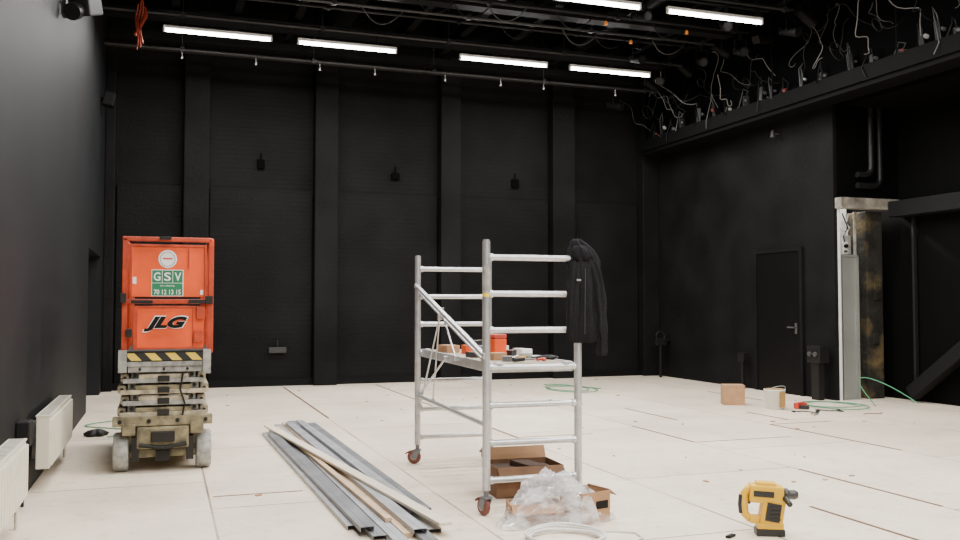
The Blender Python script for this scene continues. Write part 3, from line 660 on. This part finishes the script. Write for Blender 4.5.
# jacket
a = math.radians(-2.5)
NR = Matrix.Translation((2.406, 6.69, 0)) @ Matrix.Rotation(a, 4, 'Z') @ Vector((hx, -hy, 0))
jk = thing("jacket", "black jacket hanging limply on the top of the scaffold post", "jacket", (NR.x, NR.y, 1.05), (0, 0, math.radians(-12)))
b = B()
b.loft([(.045, 0, .09, .075, .045), (.048, 0, .11, .10, .055), (.045, 0, .18, .112, .06), (.055, 0, .26, .102, .062), (.042, 0, .34, .112, .055), (.045, 0, .42, .10, .062), (.045, 0, .50, .108, .058), (.04, 0, .58, .108, .060), (.04, 0, .65, .108, .055), (.035, 0, .70, .095, .052), (.025, 0, .735, .078, .05), (.015, 0, .765, .058, .046), (.0, 0, .79, .042, .04), (-.005, 0, .806, .024, .028)], fold=.13, seed=1)
part("body", b, M_cloth, jk)
b = B(); b.loft([(.165, -.02, .0, .028, .03), (.16, -.02, .03, .040, .038), (.162, -.02, .12, .036, .04), (.152, -.015, .2, .046, .042), (.156, -.01, .28, .040, .04), (.145, -.01, .38, .05, .044), (.14, -.01, .48, .046, .042), (.12, -.01, .57, .05, .04), (.095, -.01, .65, .045, .038), (.07, -.01, .70, .032, .03)], fold=.14, seed=3)
part("sleeve", b, M_cloth, jk)
b = B(); b.loft([(-.05, -.035, .10, .028, .03), (-.05, -.04, .13, .038, .035), (-.048, -.045, .22, .034, .036), (-.045, -.045, .3, .042, .038), (-.04, -.042, .4, .038, .036), (-.035, -.04, .48, .044, .038), (-.02, -.035, .6, .04, .035), (0, -.02, .68, .03, .03)], fold=.14, seed=5)
part("sleeve", b, M_cloth, jk)
b = B(); b.loft([(.03, -.035, .66, .07, .03), (.03, -.045, .69, .072, .028), (.015, -.045, .73, .05, .026), (.0, -.04, .76, .03, .02)], fold=.12, seed=2)
part("collar", b, M_cloth, jk)
part("zip", B().bar((.035, -.066, .15), (.04, -.066, .6), .004, .003), M_dim, jk)
part("chest_logo", B().box((-.01, -.085, .52), (.03, .004, .012)), M_greyp, jk)

# ---------------------------------------------------------------- floor items near scaffold
def openbox(w, d, h, t=.006):
    b = B(); b.b2(-w/2, w/2, -d/2, d/2, 0, t); b.b2(-w/2, -w/2+t, -d/2, d/2, t, h); b.b2(w/2-t, w/2, -d/2, d/2, t, h); b.b2(-w/2+t, w/2-t, -d/2, -d/2+t, t, h); b.b2(-w/2+t, w/2-t, d/2-t, d/2, t, h)
    return b
t = thing("cardboard_box", "open dark brown cardboard box under the scaffold", "box", (2.55, 6.32, 0), (0, 0, -.05))
part("body", openbox(.52, .36, .22), M_cardd, t)
part("flap", B().box((0, -.22, .185), (.51, .005, .11), 0, 0, (-.9, 0, 0)), M_cardd, t)
part("flap", B().box((0, .205, .26), (.51, .005, .10), 0, 0, (-.4, 0, 0)), M_card, t)
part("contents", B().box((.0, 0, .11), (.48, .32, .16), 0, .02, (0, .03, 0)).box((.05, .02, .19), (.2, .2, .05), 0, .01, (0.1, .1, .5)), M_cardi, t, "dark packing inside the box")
t = thing("cardboard_box", "brown cardboard box with printed side next to the plastic film", "box", (2.60, 5.36, 0), (0, 0, .25))
part("body", openbox(.24, .22, .20), M_card, t)
part("flap", B().box((.145, 0, .185), (.08, .215, .005), 0, 0, (0, .6, 0)), M_card, t)
part("label_print", B().b2(.0, .10, -.1125, -.1105, .09, .14), M_ink, t, "dark printed label")
t = thing("cardboard_box", "low opened cardboard carton beneath the plastic film", "box", (2.27, 5.43, 0), (0, 0, -.2))
part("body", openbox(.34, .18, .13), M_card, t)
part("flap", B().box((0, -.13, .11), (.33, .09, .004), 0, 0, (.5, 0, 0)), M_card, t)
def film(c, rx, ry, H_, seed, lab, NR_=13, NA=44):
    # one crinkled sheet of film built as rings from a raised crown out to a frilled skirt on the floor
    rr_ = random.Random(seed); vs = [(0, 0, H_)]; fs = []
    for i in range(1, NR_+1):
        q = i/NR_
        for k in range(NA):
            th = 2*math.pi*(k+.5*(i % 2))/NA
            lobe = .86+.10*math.sin(3*th+seed)+.08*math.sin(5*th+2.1*seed)
            rad = q**.8*lobe
            pleat = math.sin(11*th+seed*3+2*noise.noise(Vector((q*3, th, seed))))
            env = (1-q**2.0)
            h = H_*env*(.86+.22*math.sin(th*2+seed)+.10*noise.noise(Vector((math.cos(th)*1.5, math.sin(th)*1.5, q*3+seed))))
            h += .030*pleat*math.sin(math.pi*min(1, q*1.05))+rr_.uniform(-.014, .014)*(1 if q < .95 else .3)
            j = 1+.05*pleat*q+rr_.uniform(-.035, .035)
            vs.append((rx*rad*j*math.cos(th), ry*rad*j*math.sin(th), max(.004+.006*rr_.random(), h)))
    for k in range(NA): fs.append([0, 1+k, 1+(k+1) % NA])
    for i in range(NR_-1):
        for k in range(NA):
            a0 = 1+i*NA+k; a1 = 1+i*NA+(k+1) % NA; b0 = a0+NA; b1 = a1+NA
            if i % 2: fs += [[a0, b0, b1], [a0, b1, a1]]
            else: fs += [[a0, b0, a1], [a1, b0, b1]]
    b = B(); b.add(vs, fs, 0, False)
    o = solo("plastic_film", b, M_film, lab, "plastic film", c)
    return o
film((2.40, 5.40, 0), .45, .27, .30, 4, "crumpled clear plastic film heaped over cardboard boxes")
b = B()
for k in range(5):
    rr = .225+.014*math.sin(k*2.1)
    b.tube([(rr*math.cos(a)+.006*math.sin(k*3), (rr*.98)*math.sin(a)+.006*math.cos(k*2), .008+.011*k+.004*math.sin(3*a+k)) for a in [2*math.pi*i/48 for i in range(48)]], .0075, 8, closed=True)
solo("cable_coil", b, M_wcable, "coil of white cable lying on the floor", "cable", (2.25, 4.90, 0))
solo("white_cable", B().tube([(-.1, .16, .008), (.02, .12, .008), (.12, .04, .008), (.10, -.08, .008), (0, -.14, .008)], .0075, 8), M_wcable, "loose end of white cable beside the coil", "cable", (2.62, 4.90, 0))

# ---------------------------------------------------------------- pile of studs
def stick(kind, p, q, w, h, z, lab, mat=None):
    p = Vector((p[0], p[1], z)); q = Vector((q[0], q[1], z)); d = q-p; L = d.length; ang = math.atan2(d.y, d.x)
    b = B()
    if kind == "stud":      # channel lying open side down
        t = .003
        b.b2(-L/2, L/2, -w/2, w/2, h-t, h); b.b2(-L/2, L/2, -w/2, -w/2+t, 0, h-t); b.b2(-L/2, L/2, w/2-t, w/2, 0, h-t)
        b.b2(-L/2, L/2, -.004, .004, h, h+.0015)
    else: b.b2(-L/2, L/2, -w/2, w/2, 0, h, 0, .002)
    c = (p+q)/2
    solo("metal_stud" if kind == "stud" else "timber_batten", b, mat or {"stud": M_steel, "wood": M_wood, "woodw": M_woodw}[kind], lab, "stud" if kind == "stud" else "timber", c, (0, 0, ang), group="pile of long studs and battens on the floor")
G = "long grey galvanised metal stud lying in the pile"; W = "long pale timber batten lying in the pile"
stick("stud", (1.05, 9.95), (1.13, 5.60), .085, .03, .001, G)
stick("stud", (1.15, 10.25), (1.225, 5.30), .085, .03, .001, G, M_steel2)
stick("stud", (1.25, 10.6), (1.32, 5.15), .085, .03, .001, G)
stick("wood", (1.335, 10.75), (1.40, 5.30), .06, .03, .001, W)
stick("stud", (1.43, 10.85), (1.485, 5.1), .085, .03, .001, G, M_steel2)
stick("stud", (1.53, 10.9), (1.58, 5.35), .085, .03, .001, G)
stick("stud", (1.63, 10.6), (1.675, 5.9), .085, .03, .001, G, M_steel2)
stick("stud", (1.08, 9.7), (1.17, 5.4), .085, .03, .034, G, M_steel2)
stick("wood", (1.20, 10.2), (1.35, 5.6), .045, .025, .034, W)
stick("stud", (1.36, 10.5), (1.46, 5.25), .085, .03, .034, G)
stick("stud", (1.50, 10.3), (1.58, 5.75), .085, .03, .034, G)
stick("woodw", (1.08, 10.15), (1.62, 5.25), .085, .02, .068, "long white primed board lying across the pile")

# ---------------------------------------------------------------- hammer drill
dr = thing("cordless_rotary_hammer", "yellow and black cordless hammer drill standing on the floor", "drill", (3.48, 4.66, 0), (0, 0, math.radians(-26)))
M_chuck = pm("chuck_grey", (.045, .045, .045), .4)
part("battery", B().box((.02, 0, .022), (.17, .105, .042), 0, .008).box((.02, 0, .062), (.155, .10, .04), 1, .008), [M_tool, M_yellow], dr, "black and yellow slide battery")
b = B(); b.box((.035, 0, .155), (.135, .105, .17), 0, .010, (0, .16, 0)); b.box((.0, 0, .250), (.20, .108, .105), 0, .012, (0, .05, 0)); b.box((-.05, 0, .095), (.10, .07, .045), 0, .010); b.box((.0, 0, .307), (.12, .075, .03), 0, .008, (0, .05, 0))
part("housing", b, M_yellow, dr)
b = B(); b.box((.035, -.054, .145), (.085, .008, .11), 0, .003, (0, .16, 0)); b.box((.035, .054, .145), (.085, .008, .11), 0, .003, (0, .16, 0)); b.box((-.02, -.055, .255), (.12, .006, .035), 0, .002, (0, .05, 0))
for k in range(4): b.box((.045, -.060, .105+.024*k), (.06, .006, .010))
b.box((.092, 0, .245), (.03, .10, .098), 0, .014)
part("grip_panel", b, M_tool, dr)
part("handle", B().tube([(-.07, 0, .275), (-.105, 0, .278), (-.125, 0, .25), (-.13, 0, .18), (-.125, 0, .125), (-.10, 0, .10), (-.04, 0, .09)], .025, 12), M_yellow, dr, "yellow D-shaped handle")
part("handle_grip", B().tube([(-.143, 0, .24), (-.149, 0, .18), (-.143, 0, .13)], .018, 12), M_tool, dr)
part("trigger", B().box((-.10, 0, .21), (.02, .018, .05), 0, .005), M_tool, dr)
part("chuck", B().lathe([(0, .10), (.040, .10), (.040, .125), (.032, .135), (.028, .14), (.03, .17), (.02, .19), (0, .193)], c=(0, 0, .245), axis='X', seg=20), M_chuck, dr, "grey-black chuck")
part("side_handle", B().tube([(.10, -.03, .235), (.11, -.07, .225), (.118, -.12, .21)], .017, 10), M_tool, dr)

# ---------------------------------------------------------------- far floor items
t = thing("cardboard_box", "closed brown cardboard box on the white floor", "box", (7.57, 10.85, 0), (0, 0, -.40))
part("body", B().box((0, 0, .14), (.29, .24, .28), 0, .004), M_card, t)
part("packing_tape", B().b2(-.146, .146, -.03, .03, .2802, .2815), M_wood, t)
t = thing("bucket", "white plastic bucket with brown drips on the floor", "bucket", (7.78, 10.2, 0))
part("body", B().lathe([(0, 0), (.115, 0), (.135, .25), (.142, .25), (.142, .265), (.13, .265), (.108, .012), (0, .012)], seg=28), M_white, t)
part("handle", B().tube([(.142*math.cos(a), .142*math.sin(a), .24-.08*math.sin(a)) for a in [math.pi*i/12+3.14 for i in range(13)]], .004, 6), M_steel, t)
part("contents", B().cyl((0, 0, .02), (0, 0, .27), .112, 24, 0, .126), pm("filler_paste", (.40, .24, .08), .8), t, "yellow-brown contents")
part("drip", B().b2(-.02, .07, -.137, -.128, .03, .24, 0, .003), pm("paste_drip", (.36, .21, .07), .8), t, "yellow-brown drip down the side")
solo("power_cable", B().tube([(.02*i-.35, .10*math.sin(i*.35)+.05*math.sin(i*.9), .008) for i in range(40)], .007, 6), M_black, "black power cable trailing over the floor", "cable", (8.1, 9.75, 0))
t = thing("power_drill", "small red and black power tool lying on the floor", "drill", (8.12, 10.12, 0), (0, 0, .4))
part("housing", B().box((0, 0, .045), (.2, .07, .08), 0, .015).cyl((.1, 0, .05), (.17, 0, .05), .02, 12), M_red, t)
part("handle", B().box((-.05, -.09, .03), (.05, .14, .045), 0, .012), M_tool, t)
t = thing("hand_trowel", "metal trowel lying near the bucket", "trowel", (7.9, 9.55, 0), (0, 0, .8))
part("blade", B().box((0, 0, .006), (.2, .09, .004)), M_steel2, t); part("handle", B().cyl((-.1, 0, .015), (-.22, 0, .02), .014, 10), M_wood, t)
def hose(name, c, pts, mat, lab, r=.009): solo(name, B().tube([Vector(p) for p in pts], r, 6), mat, lab, "cable", c)
hose("green_cable", (8.80, 10.15, 0), [(.36*math.cos(i*.28)*(1+.03*i/10)-.05, .62*math.sin(i*.28)*(1-.012*i), .011+.0005*i) for i in range(44)], M_gcable, "green cable looped on the floor by the wall opening", .007)
hose("green_cable", (9.45, 9.95, 0), [(-.2+.03*i, .5*math.sin(i*.25), .011+.35*max(0, math.sin(i*.2))) for i in range(16)], M_gcable, "green cable rising from the floor by the opening", .007)
hose("green_cable", (6.4, 13.5, 0), [(.45*math.cos(i*.3)*(1-.008*i), .6*math.sin(i*.3)+.01*i, .011) for i in range(50)], M_gcable, "green cable coiled on the floor near the back wall", .007)
hose("green_cable", (-.55, 11.2, 0), [(.3*math.sin(i*.4), .09*i-.9, .011) for i in range(22)], M_gcable, "thin green cable on the floor by the doorway", .007)
solo("rubble_bag", B().loft([(0, 0, .002, .10, .09), (0, 0, .03, .11, .1), (0, 0, .06, .07, .06), (0.02, 0, .075, .02, .02)], fold=.1), M_dark, "small crumpled black bag by the wall", "bag", (-.68, 10.5, 0))
solo("wood_offcut", B().box((0, 0, .008), (.08, .03, .014), 0, .002), M_ink, "small dark offcut lying on the floor", "offcut", (3.24, 4.68, 0), (0, 0, .5))
solo("cable_snippet", B().tube([(-.15, 0, .006), (-.05, .04, .006), (.1, -.02, .006), (.2, .05, .006)], .005, 6), M_orcable, "short orange cable piece on the floor", "cable", (8.6, 9.3, 0))
for k in range(60):
    x = R.uniform(-.4, 8.8); y = R.uniform(5.6, 15.4)
    if 1.8 < x < 3 and 5 < y < 8 or x < .6 and y < 10.3 or (.8 < x < 1.9 and y < 11.1): continue
    s = R.uniform(.015, .055)
    solo("debris_chip", B().box((0, 0, .005), (s, s*.5, .009), 0, .002).box((s*.4, s*.3, .004), (s*.5, s*.3, .007)), R.choice([M_wood, M_wood, M_card, M_card, M_greyp]), "small chip of building debris on the floor", "debris", (x, y, 0), (0, 0, R.uniform(0, 3)), group="debris chips on the floor")
M_gap = pm("gap_brown", (.13, .065, .03), .8)
for (x, y0, y1) in [(5.12, 4.9, 6.4), (6.72, 6.9, 8.9), (4.25, 4.2, 5.2), (3.53, 8.9, 10.6), (1.93, 11.2, 15.6), (3.52, 12.0, 15.6), (7.2, 9.2, 10.0), (5.12, 8.0, 9.3), (5.9, 9.6, 10.9), (8.32, 11.2, 12.6)]:
    solo("floor_gap_strip", B().b2(-.013, .013, 0, y1-y0, .0005, .0035), M_gap, "brown strip in the joint between floor boards", "strip", (x, y0, 0), group="brown strips between floor boards")
for (x0, x1, y) in [(5.12, 6.3, 8.0), (3.53, 4.4, 8.9), (6.72, 7.6, 8.9), (.35, 1.0, 6.9)]:
    solo("floor_gap_strip", B().b2(0, x1-x0, -.008, .008, .0005, .003), M_gap, "brown strip in the joint between floor boards", "strip", (x0, y, 0), group="brown strips between floor boards")

# ---------------------------------------------------------------- lights, world, camera
l = bpy.data.lights.new("alcove_fill", 'AREA'); l.shape = 'RECTANGLE'; l.size = .5; l.size_y = .1; l.energy = 45; l.color = (1, .97, .93)  # added fill light brightening the alcove, no fixture belongs to it
o = bpy.data.objects.new("alcove_fill", l); COL.objects.link(o); o.location = (9.75, 11.4, 3.25)
w = bpy.data.worlds.new("w"); scene.world = w; w.use_nodes = True
w.node_tree.nodes["Background"].inputs[0].default_value = (.5, .55, .6, 1); w.node_tree.nodes["Background"].inputs[1].default_value = .01
cd = bpy.data.cameras.new("cam"); cam = bpy.data.objects.new("cam", cd); COL.objects.link(cam)
cd.sensor_width = 36; cd.lens = 33.75; cd.clip_end = 100
cam.location = (0, 0, 1.4); cam.rotation_euler = (math.radians(92.226), 0, math.radians(-19.29))
scene.camera = cam
